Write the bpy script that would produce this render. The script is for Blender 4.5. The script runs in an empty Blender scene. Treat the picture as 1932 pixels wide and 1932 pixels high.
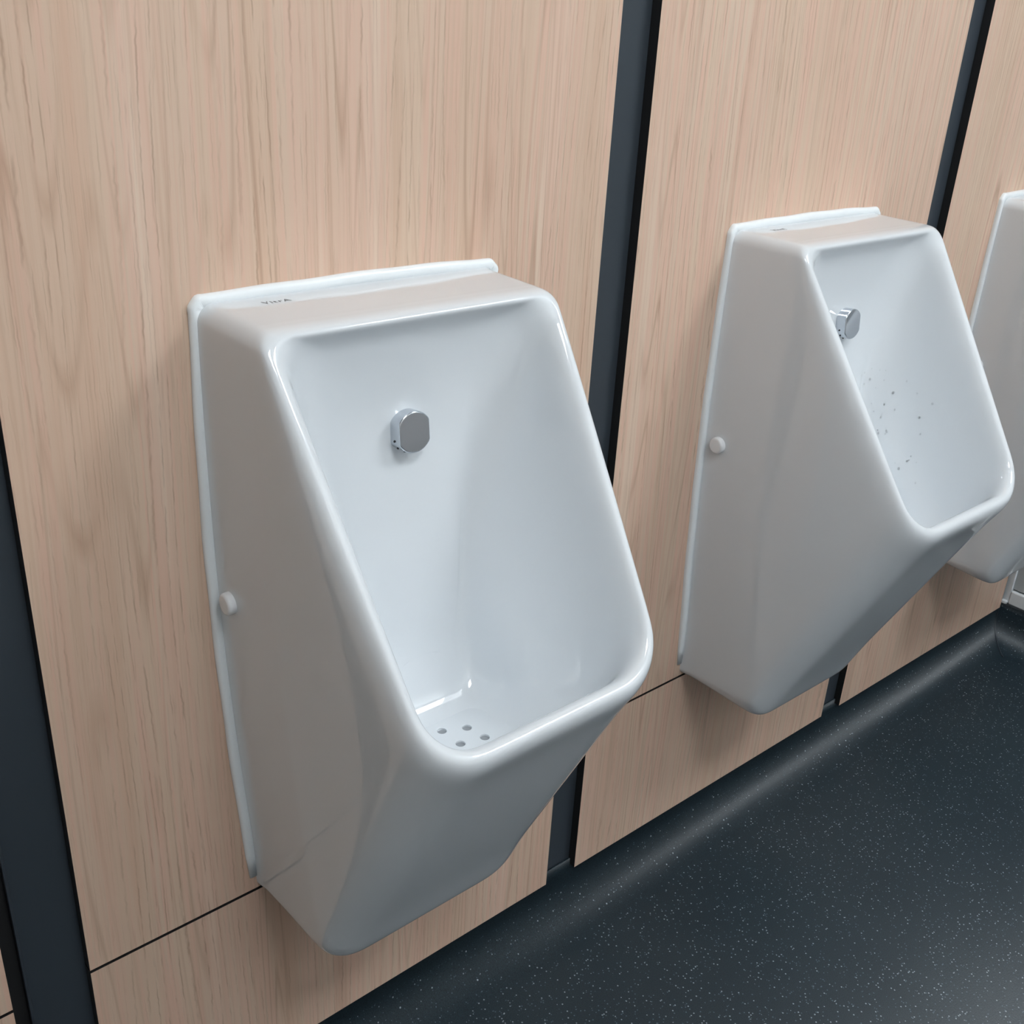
import bpy, bmesh, math, random
from mathutils import Vector, Matrix
from mathutils.bvhtree import BVHTree
random.seed(4)
C = bpy.context.scene.collection
FZ = 1.27                      # camera height above the floor; heights below are measured from the camera's level
CEIL = 2.55
XR = 2.285                     # end wall on the right
XL, YF = -1.3, -1.95            # walls behind the camera

# ------------------------------------------------------------------ helpers
def link_mesh(name, me, mat=None, parent=None, smooth=False):
    o = bpy.data.objects.new(name, me); C.objects.link(o)
    if mat: me.materials.append(mat)
    if smooth:
        for p in me.polygons: p.use_smooth = True
    if parent: o.parent = parent
    return o
def obj(name, bm, mat=None, parent=None, smooth=False):
    bmesh.ops.recalc_face_normals(bm, faces=bm.faces[:])
    me = bpy.data.meshes.new(name); bm.to_mesh(me); bm.free()
    return link_mesh(name, me, mat, parent, smooth)
def box(bm, x0, x1, y0, y1, z0, z1, bev=0):
    r = bmesh.ops.create_cube(bm, size=1)
    vs = r['verts']
    for v in vs:
        v.co = Vector((x0+(v.co.x+.5)*(x1-x0), y0+(v.co.y+.5)*(y1-y0), z0+(v.co.z+.5)*(z1-z0)))
    if bev:
        es = {e for v in vs for e in v.link_edges}
        bmesh.ops.bevel(bm, geom=list(es), offset=bev, segments=2, affect='EDGES', profile=.5)
def struct(o): o['kind'] = 'structure'; return o
def tag(o, label, cat, group=None):
    o['label'] = label; o['category'] = cat
    if group: o['group'] = group
    return o
def empty(name, loc):
    o = bpy.data.objects.new(name, None); C.objects.link(o); o.location = loc; o.empty_display_size = .05
    return o

# ------------------------------------------------------------------ materials
def newmat(name):
    m = bpy.data.materials.new(name); m.use_nodes = True
    nt = m.node_tree; b = nt.nodes['Principled BSDF']
    return m, nt, b
def simple(name, col, rough=.5, metal=0, coat=0, ior=1.5, spec=.5):
    m, nt, b = newmat(name)
    b.inputs['Base Color'].default_value = (*col, 1); b.inputs['Roughness'].default_value = rough
    b.inputs['Metallic'].default_value = metal; b.inputs['Coat Weight'].default_value = coat
    b.inputs['IOR'].default_value = ior; b.inputs['Specular IOR Level'].default_value = spec
    return m
def ramp(nt, fac, stops):
    r = nt.nodes.new('ShaderNodeValToRGB'); e = r.color_ramp.elements
    while len(e) < len(stops): e.new(.5)
    for el, (p, c) in zip(e, stops):
        el.position = p; el.color = (*c, 1) if len(c) == 3 else c
    nt.links.new(fac, r.inputs[0]); return r.outputs[0]
def mapping(nt, src, scale, loc=(0, 0, 0)):
    m = nt.nodes.new('ShaderNodeMapping'); m.inputs['Scale'].default_value = scale; m.inputs['Location'].default_value = loc
    nt.links.new(src, m.inputs[0]); return m.outputs[0]
def noise(nt, vec, scale=1, detail=3, rough=.5, dist=0):
    n = nt.nodes.new('ShaderNodeTexNoise'); n.inputs['Scale'].default_value = scale
    n.inputs['Detail'].default_value = detail; n.inputs['Roughness'].default_value = rough
    n.inputs['Distortion'].default_value = dist
    nt.links.new(vec, n.inputs['Vector']); return n.outputs[0]
def mth(nt, op, a, b=None, c=None):
    n = nt.nodes.new('ShaderNodeMath'); n.operation = op
    for i, v in enumerate((a, b, c)):
        if v is None: continue
        if isinstance(v, (int, float)): n.inputs[i].default_value = v
        else: nt.links.new(v, n.inputs[i])
    return n.outputs[0]
def mix(nt, fac, a, b, mode='MIX'):
    n = nt.nodes.new('ShaderNodeMix'); n.data_type = 'RGBA'; n.blend_type = mode
    for sock, v in ((n.inputs[0], fac), (n.inputs[6], a), (n.inputs[7], b)):
        if isinstance(v, (int, float)): sock.default_value = v
        elif isinstance(v, tuple): sock.default_value = (*v, 1)
        else: nt.links.new(v, sock)
    return n.outputs[2]

def wood_mat():
    m, nt, b = newmat('wood_laminate')
    geo = nt.nodes.new('ShaderNodeNewGeometry'); P = geo.outputs['Position']
    # slow sideways drift of the grain
    sx = nt.nodes.new('ShaderNodeSeparateXYZ'); nt.links.new(P, sx.inputs[0])
    def shifted(parts):
        x = sx.outputs[0]
        for sc, loc, amp in parts:
            x = mth(nt, 'ADD', x, mth(nt, 'MULTIPLY', mth(nt, 'SUBTRACT', noise(nt, mapping(nt, P, sc, loc), 1, 1, .5), .5), amp))
        c = nt.nodes.new('ShaderNodeCombineXYZ'); nt.links.new(x, c.inputs[0]); nt.links.new(sx.outputs[2], c.inputs[2])
        return c.outputs[0]
    W = shifted([((2.2, 1, .55), (3, 0, 7), .075), ((14, 1, 2.5), (1, 0, 2), .006)])
    WF = shifted([((2.2, 1, .55), (3, 0, 7), .075), ((14, 1, 2.5), (1, 0, 2), .006), ((60, 1, 110), (4, 0, 1), .0022)])
    band = noise(nt, mapping(nt, W, (24, 1, .45)), 1, 4, .6)
    fine = noise(nt, mapping(nt, W, (210, 1, 2.2), (5, 0, 1)), 1, 4, .6)
    tone = noise(nt, mapping(nt, W, (11, 1, .4), (8, 0, 4)), 1, 1, .5)
    col = ramp(nt, band, [(.32, (.660, .440, .320)), (.42, (.690, .530, .400)), (.49, (.725, .480, .370)), (.53, (.690, .535, .410)), (.60, (.720, .490, .380)), (.68, (.745, .590, .465))])
    col = mix(nt, ramp(nt, tone, [(.35, (.5,)*3), (.65, (0,)*3)]), col, (.640, .445, .330))
    col = mix(nt, ramp(nt, fine, [(.30, (.55,)*3), (.50, (0,)*3)]), col, (.570, .385, .275))
    # growth lines, closer together in places
    ring = noise(nt, mapping(nt, W, (16, 1, .45), (9, 0, 3)), 1, 1, .4)
    rl = mth(nt, 'PINGPONG', mth(nt, 'MULTIPLY', ring, 20), .5)
    rm = mth(nt, 'MULTIPLY', ramp(nt, rl, [(0.0, (.60,)*3), (.16, (0,)*3)]), ramp(nt, noise(nt, mapping(nt, W, (22, 1, .8), (2, 0, 6)), 1, 2), [(.42, (0,)*3), (.62, (1,)*3)]))
    col = mix(nt, rm, col, (.430, .265, .180))
    # pores: chains of thin dark dashes strung along the grain
    sw = nt.nodes.new('ShaderNodeSeparateXYZ'); nt.links.new(WF, sw.inputs[0])
    wob = noise(nt, mapping(nt, W, (9, 1, .8), (6, 0, 2)), 1, 2, .5)
    line = mth(nt, 'PINGPONG', mth(nt, 'ADD', mth(nt, 'MULTIPLY', sw.outputs[0], 95), mth(nt, 'MULTIPLY', wob, 9)), .5)
    dash = noise(nt, mapping(nt, WF, (120, 1, 26), (2, 0, 8)), 1, 2, .6)
    clus = noise(nt, mapping(nt, W, (30, 1, 1.1), (7, 0, 5)), 1, 2, .5)
    pm = mth(nt, 'MULTIPLY', ramp(nt, line, [(.02, (1,)*3), (.12, (0,)*3)]), mth(nt, 'MULTIPLY', ramp(nt, dash, [(.40, (.05,)*3), (.60, (1,)*3)]), ramp(nt, clus, [(.40, (.10,)*3), (.58, (.95,)*3)])))
    p2 = noise(nt, mapping(nt, WF, (420, 1, 12), (1, 0, 3)), 1, 1, .5)
    pm = mth(nt, 'MAXIMUM', pm, mth(nt, 'MULTIPLY', ramp(nt, p2, [(.60, (0,)*3), (.72, (1,)*3)]), .45))
    col = mix(nt, mth(nt, 'MULTIPLY', pm, .50), col, (.300, .180, .115))
    nt.links.new(col, b.inputs['Base Color'])
    b.inputs['Roughness'].default_value = .42
    b.inputs['Specular IOR Level'].default_value = .35
    bp = nt.nodes.new('ShaderNodeBump'); bp.inputs['Strength'].default_value = .12; bp.inputs['Distance'].default_value = .0006
    nt.links.new(mth(nt, 'SUBTRACT', 1, pm), bp.inputs['Height']); nt.links.new(bp.outputs[0], b.inputs['Normal'])
    return m

def floor_mat():
    m, nt, b = newmat('safety_vinyl')
    tc = nt.nodes.new('ShaderNodeNewGeometry'); P = tc.outputs['Position']
    def specks(scale, thr, seed, pick):
        v = nt.nodes.new('ShaderNodeTexVoronoi'); v.inputs['Scale'].default_value = scale
        nt.links.new(mapping(nt, P, (1, 1, 1), (seed, seed*.7, seed*.3)), v.inputs['Vector'])
        s = nt.nodes.new('ShaderNodeSeparateColor'); nt.links.new(v.outputs['Color'], s.inputs[0])
        near = mth(nt, 'LESS_THAN', v.outputs['Distance'], mth(nt, 'MULTIPLY_ADD', s.outputs[2], thr, thr*.35))
        return mth(nt, 'MULTIPLY', near, mth(nt, 'LESS_THAN', s.outputs[1], pick)), s.outputs[2]
    tone = noise(nt, mapping(nt, P, (2.2, 2.2, 2.2)), 1, 3, .6)
    gran = noise(nt, P, 900, 2, .6)
    base = ramp(nt, tone, [(.3, (.0185, .0330, .0440)), (.7, (.0255, .0430, .0550))])
    base = mix(nt, ramp(nt, gran, [(.45, (0,)*3), (.62, (.55,)*3)]), base, (.0050, .0070, .0090))
    s1, k1 = specks(230, .23, 1.3, .17)
    s2, k2 = specks(330, .26, 5.1, .22)
    col = mix(nt, mth(nt, 'MULTIPLY', s2, mth(nt, 'MULTIPLY_ADD', k2, .5, .2)), base, (.12, .17, .21))
    col = mix(nt, mth(nt, 'MULTIPLY', s1, mth(nt, 'MULTIPLY_ADD', k1, .7, .3)), col, (.34, .40, .44))
    nt.links.new(col, b.inputs['Base Color'])
    b.inputs['Roughness'].default_value = .38
    b.inputs['Specular IOR Level'].default_value = .40
    bp = nt.nodes.new('ShaderNodeBump'); bp.inputs['Strength'].default_value = .35; bp.inputs['Distance'].default_value = .0008
    nt.links.new(noise(nt, P, 420, 3, .6), bp.inputs['Height']); nt.links.new(bp.outputs[0], b.inputs['Normal'])
    return m

def ceramic_mat():
    m, nt, b = newmat('vitreous_china')
    b.inputs['Base Color'].default_value = (.70, .735, .765, 1)
    b.inputs['Roughness'].default_value = .025
    b.inputs['IOR'].default_value = 1.6
    tc = nt.nodes.new('ShaderNodeTexCoord')
    bp = nt.nodes.new('ShaderNodeBump'); bp.inputs['Strength'].default_value = .15; bp.inputs['Distance'].default_value = .001
    nt.links.new(noise(nt, tc.outputs['Object'], 9, 1, .4), bp.inputs['Height']); nt.links.new(bp.outputs[0], b.inputs['Normal'])
    return m

M = dict(wood=wood_mat(), floor=floor_mat(), china=ceramic_mat(),
    flange=simple('glazed_edge', (.85, .89, .91), .15),
    cap=simple('white_plastic', (.80, .82, .84), .18),
    chrome=simple('chrome', (.60, .63, .67), .06, 1),
    hole=simple('dark_hole', (.015, .015, .017), .6),
    hole_shade=simple('shaded_drain', (.30, .32, .34), .5),
    ink=simple('grey_print', (.20, .20, .21), .5),
    strip=simple('anthracite_trim', (.038, .048, .060), .36),
    edge=simple('black_panel_edge', (.012, .012, .013), .55),
    wall=simple('white_wall', (.82, .84, .85), .6),
    ceil=simple('white_ceiling', (.85, .86, .87), .8),
    pvc=simple('white_pvc', (.74, .78, .81), .3),
    greypanel=simple('pale_grey_cladding', (.42, .46, .48), .45),
    frame=simple('light_frame', (.8, .8, .8), .4),
    water=None)
m, nt, b = newmat('water'); b.inputs['Transmission Weight'].default_value = 1; b.inputs['Roughness'].default_value = .02; b.inputs['IOR'].default_value = 1.33
M['water'] = m
def glow(name, col, s):
    m, nt, b = newmat(name); b.inputs['Base Color'].default_value = (.9, .9, .9, 1)
    b.inputs['Emission Color'].default_value = (*col, 1); b.inputs['Emission Strength'].default_value = s
    return m
M['glow'] = glow('light_diffuser', (.93, .975, 1.0), 23.0)

# ------------------------------------------------------------------ the room
ROFF = .0135        # the dark strips lie this far behind the panel fronts
bm = bmesh.new(); box(bm, XL-.1, XR+.1, ROFF+.012, .12, -FZ-.05, CEIL-FZ); struct(obj('wall_back', bm, M['edge']))
bm = bmesh.new(); box(bm, XL-.1, XL, YF-.1, ROFF+.012, -FZ-.05, CEIL-FZ); struct(obj('wall_left', bm, simple('wall_left_paint', (.84, .83, .80), .5)))
bm = bmesh.new(); box(bm, XL-.1, XR+.1, YF-.1, YF, -FZ-.05, CEIL-FZ); struct(obj('wall_front', bm, M['wall']))
bm = bmesh.new(); box(bm, XR+.003, XR+.1, YF-.1, ROFF+.012, -FZ-.05, CEIL-FZ); struct(obj('wall_right', bm, M['wall']))
bm = bmesh.new(); box(bm, XL-.1, XR+.1, YF-.1, .12, CEIL-FZ, CEIL-FZ+.08); struct(obj('ceiling', bm, M['ceil']))

# floor sheet: flat, swept up in coves at the back wall and the right end wall, with an internal corner
CR = .062                        # cove radius
TOPZ = -1.1805                   # top of upstand (under the panels)
YB = ROFF - .003
def prof():                      # distance from the wall face, height
    pts = [(0, -1.168), (0, -1.19), (0, -FZ+CR)]
    for i in range(1, 13):
        a = math.radians(90*i/12); pts.append((CR-CR*math.cos(a), -FZ+CR-CR*math.sin(a)))
    return pts
def floor_sheet():
    bm = bmesh.new(); P = prof(); rows = []
    for d, z in P:
        rows.append([bm.verts.new((XL, YB-d, z)), bm.verts.new((XR-d, YB-d, z)), bm.verts.new((XR-d, YF, z))])
    for a, b_ in zip(rows, rows[1:]):
        for i in range(2): bm.faces.new((a[i], a[i+1], b_[i+1], b_[i]))
    r = rows[-1]; c = bm.verts.new((XL, YF, -FZ)); bm.faces.new((r[0], r[1], r[2], c))
    for f in bm.faces: f.smooth = True
    o = obj('floor', bm, M['floor']); o.modifiers.new('t', 'SOLIDIFY').thickness = .003
    o.modifiers['t'].offset = -1 if o.data.polygons[-1].normal.z > 0 else 1
    return o
fl = struct(floor_sheet())
# welded mitre bead where the two coves meet
bm = bmesh.new(); prev = None
for d, z in prof():
    c = Vector((XR-d, YB-d, z)) ; ring = []
    k = 0 if d == 0 else 1
    for i in range(8):
        a = i*math.pi/4; ring.append(bm.verts.new(c+Vector((-.7071*math.cos(a)*.0022-.0008, .7071*math.cos(a)*.0022-.0008, math.sin(a)*.0022 if k else 0))+(Vector((0,0,0)) if k else Vector((-.7071*math.sin(a)*.0022, -.7071*math.sin(a)*.0022, 0)))))
    if prev:
        for i in range(8): bm.faces.new((prev[i], prev[(i+1) % 8], ring[(i+1) % 8], ring[i]))
    prev = ring
struct(obj('trim_1', bm, simple('weld_bead', (.030, .040, .050), .3), None, True))

# panel joints (x positions of panel edges) ------------------------------------------------
Xs = [(-.52, .1398), (.2150, .8640), (.9222, 1.5660), (1.6246, 2.2640)]
SEAM0, SEAM1 = -.9088, -.9050
names = ['at the far left edge of the picture', 'behind the nearest urinal', 'behind the middle urinal', 'behind the farthest urinal']
for (a, b_), nm in zip(Xs, names):
    for top in (1, 0):
        if top: z0, z1 = SEAM1, CEIL-FZ-.002
        else: z0, z1 = -1.1780, SEAM0
        bm = bmesh.new(); box(bm, a, b_, 0, ROFF+.0115, z0, z1)
        o = obj('wall_panel', bm, M['wood']); o.data.materials.append(M['edge'])
        for p in o.data.polygons:
            if abs(p.normal.y) < .5: p.material_index = 1
        n = nm if top else nm.replace('behind', 'under')
        tag(o, ('tall pale wood-grain wall panel ' if top else 'low pale wood-grain panel above floor coving ') + n, 'wall panel', 'wood-effect panels cladding the wall')
# dark strips between the panels, sitting back from the panel fronts
def strip(n, a, b_, z0=-1.170):
    bm = bmesh.new(); box(bm, a, b_, ROFF, ROFF+.0115, z0, CEIL-FZ-.002)
    return struct(obj('trim_%d' % n, bm, M['strip']))
strip(2, .8642, .9220); strip(3, 1.5662, 1.6244)
bm = bmesh.new(); box(bm, .1575, .2148, ROFF, ROFF+.0115, -1.170, CEIL-FZ-.002)
box(bm, .1560, .1585, ROFF-.0045, ROFF+.0115, -1.170, CEIL-FZ-.002, .0006)
struct(obj('trim_4', bm, M['strip']))
bm = bmesh.new(); box(bm, .1400, .1558, ROFF+.004, ROFF+.0118, -1.170, CEIL-FZ-.002); struct(obj('trim_5', bm, M['edge']))
bm = bmesh.new(); box(bm, 2.2642, XR-.001, ROFF-.006, ROFF+.0115, -1.166, CEIL-FZ-.002); struct(obj('trim_6', bm, M['strip']))
# dark backing visible in the horizontal seam
# end wall: white capped grey cladding board above the black upstand
ew = empty('end_wall_cladding', (XR, -.6, -1.152))
tag(ew, 'pale grey cladding board with white edge trim on the end wall', 'wall cladding')
bm = bmesh.new(); box(bm, -.008, .002, -1.30, .590, .024, 2.3)
obj('board', bm, M['greypanel'], ew)
bm = bmesh.new(); box(bm, -.013, .002, .588, .604, -.012, 2.3, .002); obj('corner_trim', bm, M['pvc'], ew)
bm = bmesh.new(); box(bm, -.015, .002, -1.30, .588, -.013, .020, .003); obj('bottom_trim', bm, M['pvc'], ew)
bm = bmesh.new(); box(bm, -.020, .000, .590, .603, -.014, -.006, .002); obj('trim_end', bm, M['pvc'], ew)

# ceiling lights
for (x, y, g) in LIGHTS if 'LIGHTS' in globals() else [(1.95, -1.4, 1), (.40, -1.4, 1)]:
    e = empty('ceiling_light', (x, y, CEIL-FZ-.012))
    tag(e, 'square white ceiling light panel over the ' + ('far urinals' if x > 1 else 'nearest urinal'), 'light', 'ceiling light panels')
    bm = bmesh.new()
    for (a, b_, c, d) in ((-.3, .3, -.3, -.28), (-.3, .3, .28, .3), (-.3, -.28, -.28, .28), (.28, .3, -.28, .28)):
        box(bm, a, b_, c, d, 0, .012)
    obj('frame', bm, M['frame'], e)
    bm = bmesh.new(); box(bm, -.28, .28, -.28, .28, .003, .010); obj('diffuser', bm, M['glow'], e)

# ------------------------------------------------------------------ urinal
# rings of a rounded quadrilateral; corners are TL TR BR BL as (half width, y out from wall, z); y counts towards the room
def ring_pts(top, bot, rt, rb, bow=0, sag=0, NS=8, NC=6, NB=8):
    """top=(hw,d,z) bot=(hw,d,z); rt, rb corner radii; bow pulls the side edges (towards outside at mid-height)"""
    TL = Vector((-top[0], -top[1], top[2])); TR = Vector((top[0], -top[1], top[2]))
    BL = Vector((-bot[0], -bot[1], bot[2])); BR = Vector((bot[0], -bot[1], bot[2]))
    P = [TL, TR, BR, BL]; Rr = [rt, rt, rb, rb]; out = []
    segs = [NB, NS, NB, NS]
    for i in range(4):
        p = P[i]; a = P[i-1]; n = P[(i+1) % 4]
        da = (a-p).normalized(); dn = (n-p).normalized(); r = Rr[i]
        s = p+da*r; e = p+dn*r
        for k in range(NC+1):
            t = k/NC
            k1 = .56; c1 = s+(p-s)*k1; c2 = e+(p-e)*k1
            out.append(s*(1-t)**3+c1*3*t*(1-t)**2+c2*3*t*t*(1-t)+e*t**3)
        r2 = Rr[(i+1) % 4]; q = n-dn*r2
        for k in range(1, segs[i]):
            t = k/segs[i]; v = e.lerp(q, t)
            if i in (1, 3) and bow: v.x += (1 if i == 1 else -1)*bow*math.sin(math.pi*t)
            out.append(v)
    if sag:
        for v in out: v.y += sag*math.sin(math.pi*max(0, min(1, (top[2]-v.z)/(top[2]-bot[2]))))
    return out
def loft(bm, rings):
    vr = [[bm.verts.new(p) for p in r] for r in rings]
    for a, b_ in zip(vr, vr[1:]):
        n = len(a)
        for i in range(n): bm.faces.new((a[i], a[(i+1) % n], b_[(i+1) % n], b_[i]))
    return vr

ZB = -.9065
def body_mesh():
    rings = []
    A = lambda *a, **k: rings.append(ring_pts(*a, **k))
    # back outline on the wall, then outwards along the body
    A((.1655, .001, -.2375), (.1390, .000, ZB), .018, .012, .009)
    A((.1650, .005, -.2378), (.1384, .005, ZB-.0010), .018, .014, .009)
    A((.1634, .010, -.2386), (.1374, .011, ZB-.0018), .018, .016, .009)
    A((.1624, .016, -.2390), (.1367, .018, ZB-.0026), .018, .018, .0090)
    A((.1615, .045, -.2392), (.1358, .070, ZB-.0110), .018, .032, .0082)
    A((.1607, .072, -.2395), (.1352, .116, ZB-.0200), .018, .044, .0074)
    A((.1605, .078, -.2396), (.1352, .1285, ZB-.0200), .018, .050, .0072)     # start of the rounded bottom edge
    A((.1604, .082, -.2396), (.1354, .1345, ZB-.0145), .018, .052, .0071)
    A((.1603, .085, -.2397), (.1356, .1405, ZB-.0040), .018, .053, .0070)
    A((.1603, .087, -.2398), (.1362, .1610, ZB+.0430), .018, .054, .0068)
    A((.1601, .090, -.2399), (.1375, .1950, ZB+.1100), .018, .056, .0064)
    A((.1600, .0925, -.2400), (.1395, .2525, ZB+.2250), .018, .058, .0058)
    A((.1596, .0965, -.2404), (.1410, .2880, ZB+.2960), .018, .058, .0050)    # just under the rim
    A((.1588, .1010, -.2414), (.1412, .3035, ZB+.3230), .018, .058, .0038)
    A((.1558, .1050, -.2434), (.1390, .3140, ZB+.3410), .020, .056, .0020)
    A((.1515, .1064, -.2460), (.1335, .3160, ZB+.3550), .024, .052, .0005)       # crest of the rim
    A((.1455, .1048, -.2492), (.1265, .3080, ZB+.3600), .028, .048, 0)
    A((.1410, .1008, -.2530), (.1215, .2970, ZB+.3540), .034, .045, 0)
    A((.1372, .0955, -.2590), (.1190, .2870, ZB+.3400), .040, .044, 0)
    A((.1320, .0895, -.2710), (.1150, .2740, ZB+.3120), .048, .045, 0, .006)
    A((.1220, .0840, -.2980), (.1060, .2600, ZB+.2800), .055, .050, 0, .019)
    A((.1050, .0800, -.3280), (.0950, .2480, ZB+.2630), .055, .055, 0, .034)
    A((.0850, .0800, -.3580), (.0820, .2360, ZB+.2570), .050, .055, 0, .045)
    # floor of the bowl and the back of it
    A((.0700, .0830, -.3900), (.0760, .2200, ZB+.2555), .045, .050, 0, .046)
    A((.0620, .0880, -.4400), (.0680, .1850, ZB+.2560), .036, .042, 0, .032)
    A((.0560, .0950, -.5000), (.0600, .1500, ZB+.2580), .026, .032, 0, .016)
    A((.0500, .1010, -.5500), (.0510, .1290, ZB+.2720), .018, .018, 0, .006)
    A((.0400, .1050, -.5750), (.0400, .1180, ZB+.2960), .008, .008, 0)
    A((.0280, .1085, -.5880), (.0280, .1110, -.5960), .002, .002, 0)
    bm = bmesh.new(); vr = loft(bm, rings)
    c = bm.verts.new(sum((v.co for v in vr[-1]), Vector())/len(vr[-1]))
    n = len(vr[-1])
    for i in range(n): bm.faces.new((vr[-1][i], vr[-1][(i+1) % n], c))
    for f in bm.faces: f.smooth = True
    return bm

def disc(bm, c, axis, r, h, bev, seg=40, squash=None):
    """button: turned profile along axis from c"""
    z = Vector(axis).normalized(); u = z.orthogonal().normalized(); v = z.cross(u)
    if abs(z.x) > .9: u, v = Vector((0, 1, 0)), Vector((0, 0, 1)); 
    elif abs(z.y) > .8: u = Vector((1, 0, 0)); v = z.cross(u).normalized(); u = v.cross(z)
    prof_ = [(r, -.004), (r, h-bev)] + [(r-bev+bev*math.cos(a), h-bev+bev*math.sin(a)) for a in (math.pi/8, math.pi/4, 3*math.pi/8, math.pi/2)] + [(0.3*r, h)]
    prev = None
    for rr, hh in prof_:
        ring = []
        for i in range(seg):
            a = 2*math.pi*i/seg; x, y = rr*math.cos(a), rr*math.sin(a)
            if squash: x = max(-squash*rr/r, min(squash*rr/r, x)) if rr > .5*r else x
            ring.append(bm.verts.new(c+u*x+v*y+z*hh))
        if prev:
            for i in range(seg):
                bm.faces.new((prev[i], prev[(i+1) % seg], ring[(i+1) % seg], ring[i]))
        prev = ring
    for f in bm.faces: f.smooth = True
    fc = bm.faces.new(prev); fc.smooth = False
    for f in list(bm.faces)[-1-seg:-1]: f.smooth = False

def baked(o):
    """apply modifiers"""
    dg = bpy.context.evaluated_depsgraph_get(); dg.update()
    me = bpy.data.meshes.new_from_object(o.evaluated_get(dg), depsgraph=dg)
    o.modifiers.clear(); o.data = me
    return o

def make_urinal():
    u = empty('urinal', (0, 0, 0))
    body = obj('body', body_mesh(), M['china'], u, True)
    s = body.modifiers.new('s', 'SUBSURF'); s.levels = 2; s.render_levels = 2
    baked(body)
    for p in body.data.polygons: p.use_smooth = True
    bpy.context.view_layer.update()
    bvh = BVHTree.FromPolygons([v.co[:] for v in body.data.vertices], [p.vertices[:] for p in body.data.polygons])
    # flange: slim collar around the back, against the wall, left open at the bottom
    bm = bmesh.new()
    out = ring_pts((.1690, 0, -.2315), (.1480, 0, -.8900), .014, .010, .0105, NS=24, NC=8, NB=16)
    for p in out:
        if p.z > -.24: p.z += .003*math.cos(p.x/.169*math.pi/2)
    n = len(out)
    def path():
        # from bottom-left up the left side, over the top, down the right side
        L = out[-23:]            # left side points going up from BL
        T = out[:9+15+9]         # TL corner, top, TR corner
        Rr = out[33:33+23]
        return [Vector((-.1475, 0, -.886))] + L + T + Rr + [Vector((.1475, 0, -.886))]
    pts = path(); prev = None; N = len(pts)
    cx = Vector((0, 0, -.55))
    for i, p in enumerate(pts):
        t = (pts[min(i+1, N-1)]-pts[max(i-1, 0)]).normalized()
        nrm = t.cross(Vector((0, -1, 0))).normalized()
        if nrm.dot(p-cx) < 0: nrm = -nrm
        wob = .0004*math.sin(i*1.3)+.0003*math.sin(i*.47)
        end = 1 if 1 < i < N-2 else (.75 if 0 < i < N-1 else .35)
        sec = [(.0000, .000), (.0003, -.0028), (-.0006, -.0050), (-.0022, -.0066), (-.0042, -.0070), (-.0120, -.0066), (-.0120, 0)]
        ring = [bm.verts.new(p+nrm*(a*1.0+wob)+Vector((0, d*end, 0))) for a, d in sec]
        if prev:
            for k in range(len(ring)-1): bm.faces.new((prev[k], prev[k+1], ring[k+1], ring[k]))
        else: bm.faces.new(ring)
        prev = ring
    bm.faces.new(prev[::-1])
    obj('flange', bm, M['flange'], u, True)
    # white caps over the side fixings
    for sgn in (-1, 1):
        loc, nor, _, _ = bvh.ray_cast(Vector((sgn*.4, -.0268, -.5170)), Vector((-sgn, 0, 0)))
        bm = bmesh.new(); disc(bm, loc, nor if nor.dot(Vector((sgn, 0, 0))) > 0 else -nor, .0112, .0078, .0030, 40)
        obj('fixing_cap', bm, M['cap'], u)
    # chrome spray head high on the back of the bowl
    loc, nor, _, _ = bvh.ray_cast(Vector((0, -.4, -.3590)), Vector((0, 1, 0)))
    if nor.y > 0: nor = -nor
    ax = Vector((0, nor.y, max(nor.z, .10))).normalized()
    bm = bmesh.new(); disc(bm, loc, ax, .0215, .0035, .001, 48, .0185); collar = bm
    head = bmesh.new(); disc(head, loc, ax, .0200, .0150, .0016, 64, .0172)
    h = obj('spray_head', head, M['chrome'], u)
    # nozzle holes around the lower edge
    uu = Vector((1, 0, 0)); vv = ax.cross(uu).normalized()
    if vv.z < 0: vv = -vv
    for ang in (-160, -135, -110, -70, -45, -20):
        a = math.radians(ang); xx = max(-.0178, min(.0178, .0205*math.cos(a))); zz = .0205*math.sin(a)
        dirn = (uu*math.cos(a)+vv*math.sin(a)).normalized()
        nb = bmesh.new(); disc(nb, loc+uu*xx+vv*zz+ax*.0065-dirn*.001, dirn, .0011, .0013, .0002, 12)
        obj('nozzle', nb, M['hole'], h)
    collar.free()
    # drain: holes sunk in the floor of the bowl
    dc = Vector((0, -.183, 0))
    l0 = bvh.ray_cast(Vector((0, -.183, -.4)), Vector((0, 0, -1)))[0]
    plate_z = l0.z+.0006
    cu = bpy.data.curves.new('c', 'CURVE'); cu.dimensions = '2D'; cu.fill_mode = 'BOTH'; cu.extrude = .0028; cu.bevel_depth = .0006; cu.bevel_resolution = 2
    def circ(cx_, cy_, r, k=40):
        s_ = cu.splines.new('POLY'); s_.points.add(k-1); s_.use_cyclic_u = True
        for i in range(k):
            a = 2*math.pi*i/k; s_.points[i].co = (cx_+r*math.cos(a), cy_+r*math.sin(a), 0, 1)
    circ(0, 0, .0520, 72)
    H = [(-.0131, .0178), (.0100, .0072), (.0146, -.0152), (-.0107, -.0089)]
    for hx, hy in H: circ(hx, hy, .0053, 28)
    co = bpy.data.objects.new('c', cu); C.objects.link(co)
    dg = bpy.context.evaluated_depsgraph_get(); me = bpy.data.meshes.new_from_object(co.evaluated_get(dg), depsgraph=dg)
    bpy.data.objects.remove(co)
    me.transform(Matrix.Translation((0, -.183, plate_z)))
    me.materials.clear()
    d = link_mesh('drain_plate', me, M['china'], u)
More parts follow.
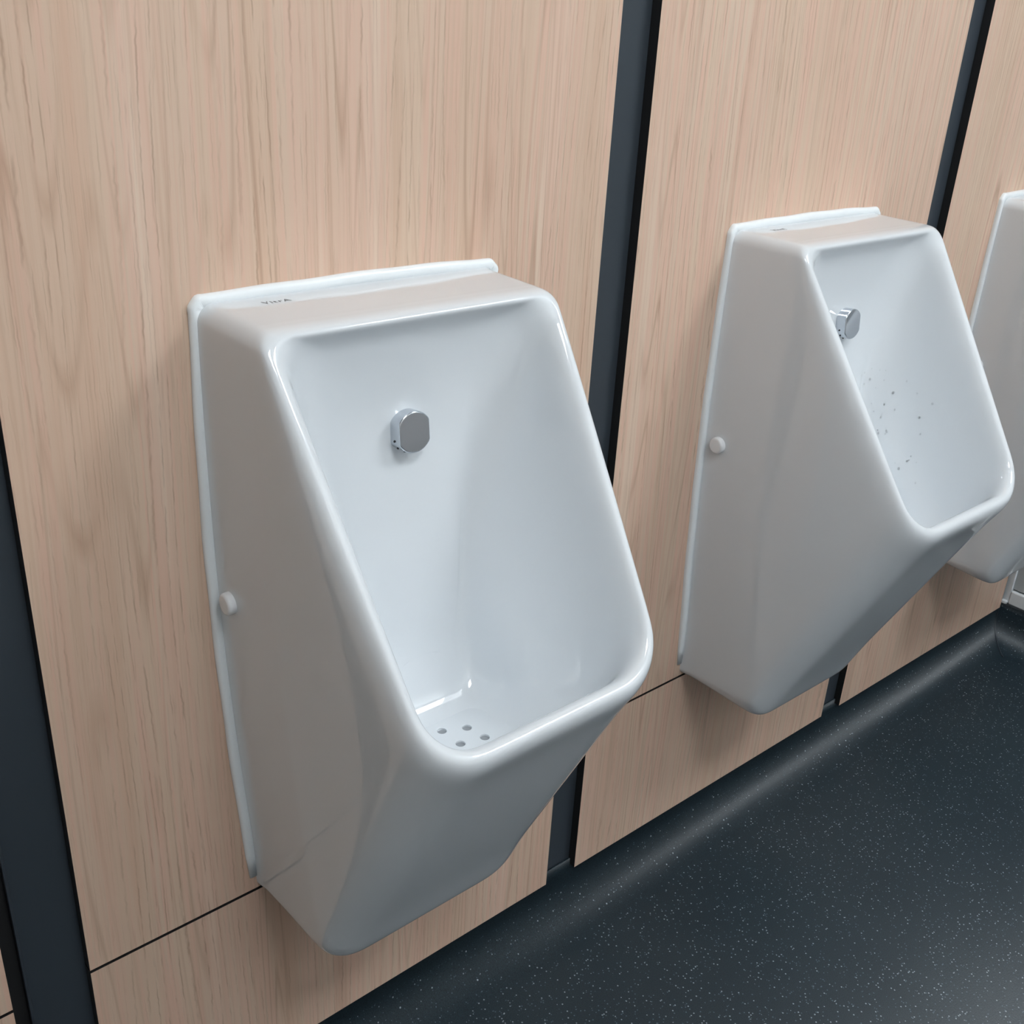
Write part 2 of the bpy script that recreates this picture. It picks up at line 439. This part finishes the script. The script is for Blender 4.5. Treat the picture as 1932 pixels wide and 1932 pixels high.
    for hx, hy in H:
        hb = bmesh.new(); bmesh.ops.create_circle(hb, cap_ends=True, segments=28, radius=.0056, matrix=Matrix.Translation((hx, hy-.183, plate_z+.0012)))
        obj('drain_hole_shade', hb, M['hole_shade'], d)  # grey disc inside each hole, its colour standing in for the shade there
    # maker's name printed on the flat top
    fc = bpy.data.curves.new('t', 'FONT'); fc.body = 'VitrA'; fc.size = .0100; fc.space_character = 1.2; fc.extrude = .00005; fc.align_x = 'LEFT'
    to = bpy.data.objects.new('t', fc); C.objects.link(to)
    bpy.context.view_layer.update(); dg = bpy.context.evaluated_depsgraph_get()
    me = bpy.data.meshes.new_from_object(to.evaluated_get(dg), depsgraph=dg); bpy.data.objects.remove(to)
    top = bvh.ray_cast(Vector((-.098, -.018, 0)), Vector((0, 0, -1)))[0]
    me.transform(Matrix.Translation((-.1115, -.0290, top.z+.0003)))
    me.materials.clear()
    link_mesh('lettering', me, M['ink'], u)
    return u, bvh
def copy_tree(o, parent=None):
    c = o.copy(); C.objects.link(c)
    if parent: c.parent = parent
    for ch in list(o.children): copy_tree(ch, c)
    return c
UX = [.5420, 1.2520, 1.9500]
u0, bvh = make_urinal()
UL = ['white ceramic urinal nearest the camera, dry bowl with four drain holes in view',
      'white ceramic urinal between the other two, water droplets in its bowl',
      'white ceramic urinal cut off by the right edge of the picture']
for i, x in enumerate(UX):
    o = u0 if i == 0 else copy_tree(u0)
    o.location = (x, 0, .004 if i == 1 else 0)
    tag(o, UL[i], 'urinal', 'wall-hung urinals in a row')

# droplets clinging inside the middle bowl
bm = bmesh.new()
for k in range(46):
    dx = random.gauss(.080, .016) ; dz = random.uniform(-.58, -.43)
    r = random.choice([.0008, .0010, .0013, .0017])
    hit = bvh.ray_cast(Vector((dx+.005, -.205, dz)), Vector((0, 1, 0)))
    if hit[0] is None: continue
    nrm = hit[1] if hit[1].y < 0 else -hit[1]
    mt = Matrix.Translation(hit[0]+Vector((UX[1], 0, .004))) @ nrm.to_track_quat('Z', 'Y').to_matrix().to_4x4() @ Matrix.Diagonal((r, r*random.uniform(1, 1.5), r*.6, 1))
    bmesh.ops.create_icosphere(bm, subdivisions=2, radius=1, matrix=mt)
o = obj('water_droplets', bm, M['water'], None, True); o['kind'] = 'stuff'
tag(o, 'tiny clear water droplets on the bowl of the middle urinal', 'water')

# ------------------------------------------------------------------ camera, world, view
R = [[0.7599363934194638, -0.6478822332882388, 0.05239551265195891], [-0.24134992299439534, -0.35609903273668014, -0.9027423184688973], [0.6035287007485369, 0.6733810887405769, -0.4269789417516257]]
cam = bpy.data.cameras.new('camera'); co = bpy.data.objects.new('camera', cam); C.objects.link(co)
r, d, f = (Vector(v) for v in R)
co.matrix_world = Matrix(((r.x, -d.x, -f.x, 0), (r.y, -d.y, -f.y, -.84), (r.z, -d.z, -f.z, 0), (0, 0, 0, 1)))
cam.sensor_width = 36; cam.sensor_height = 36; cam.lens = 2010.52/1932*36; cam.clip_start = .02
bpy.context.scene.camera = co

# everything so far is measured from the camera's height; stand it on the floor at z = 0
for o in [o for o in C.objects if o.parent is None]:
    if o.type in ('EMPTY', 'CAMERA'): o.location.z += FZ
    else: o.data.transform(Matrix.Translation((0, 0, FZ)))

w = bpy.data.worlds.new('world'); bpy.context.scene.world = w; w.use_nodes = True
w.node_tree.nodes['Background'].inputs[0].default_value = (.6, .7, .8, 1); w.node_tree.nodes['Background'].inputs[1].default_value = .3
vs = bpy.context.scene.view_settings
vs.view_transform = 'Standard'; vs.look = 'None'; vs.gamma = 1; vs.exposure = 0; vs.use_curve_mapping = False
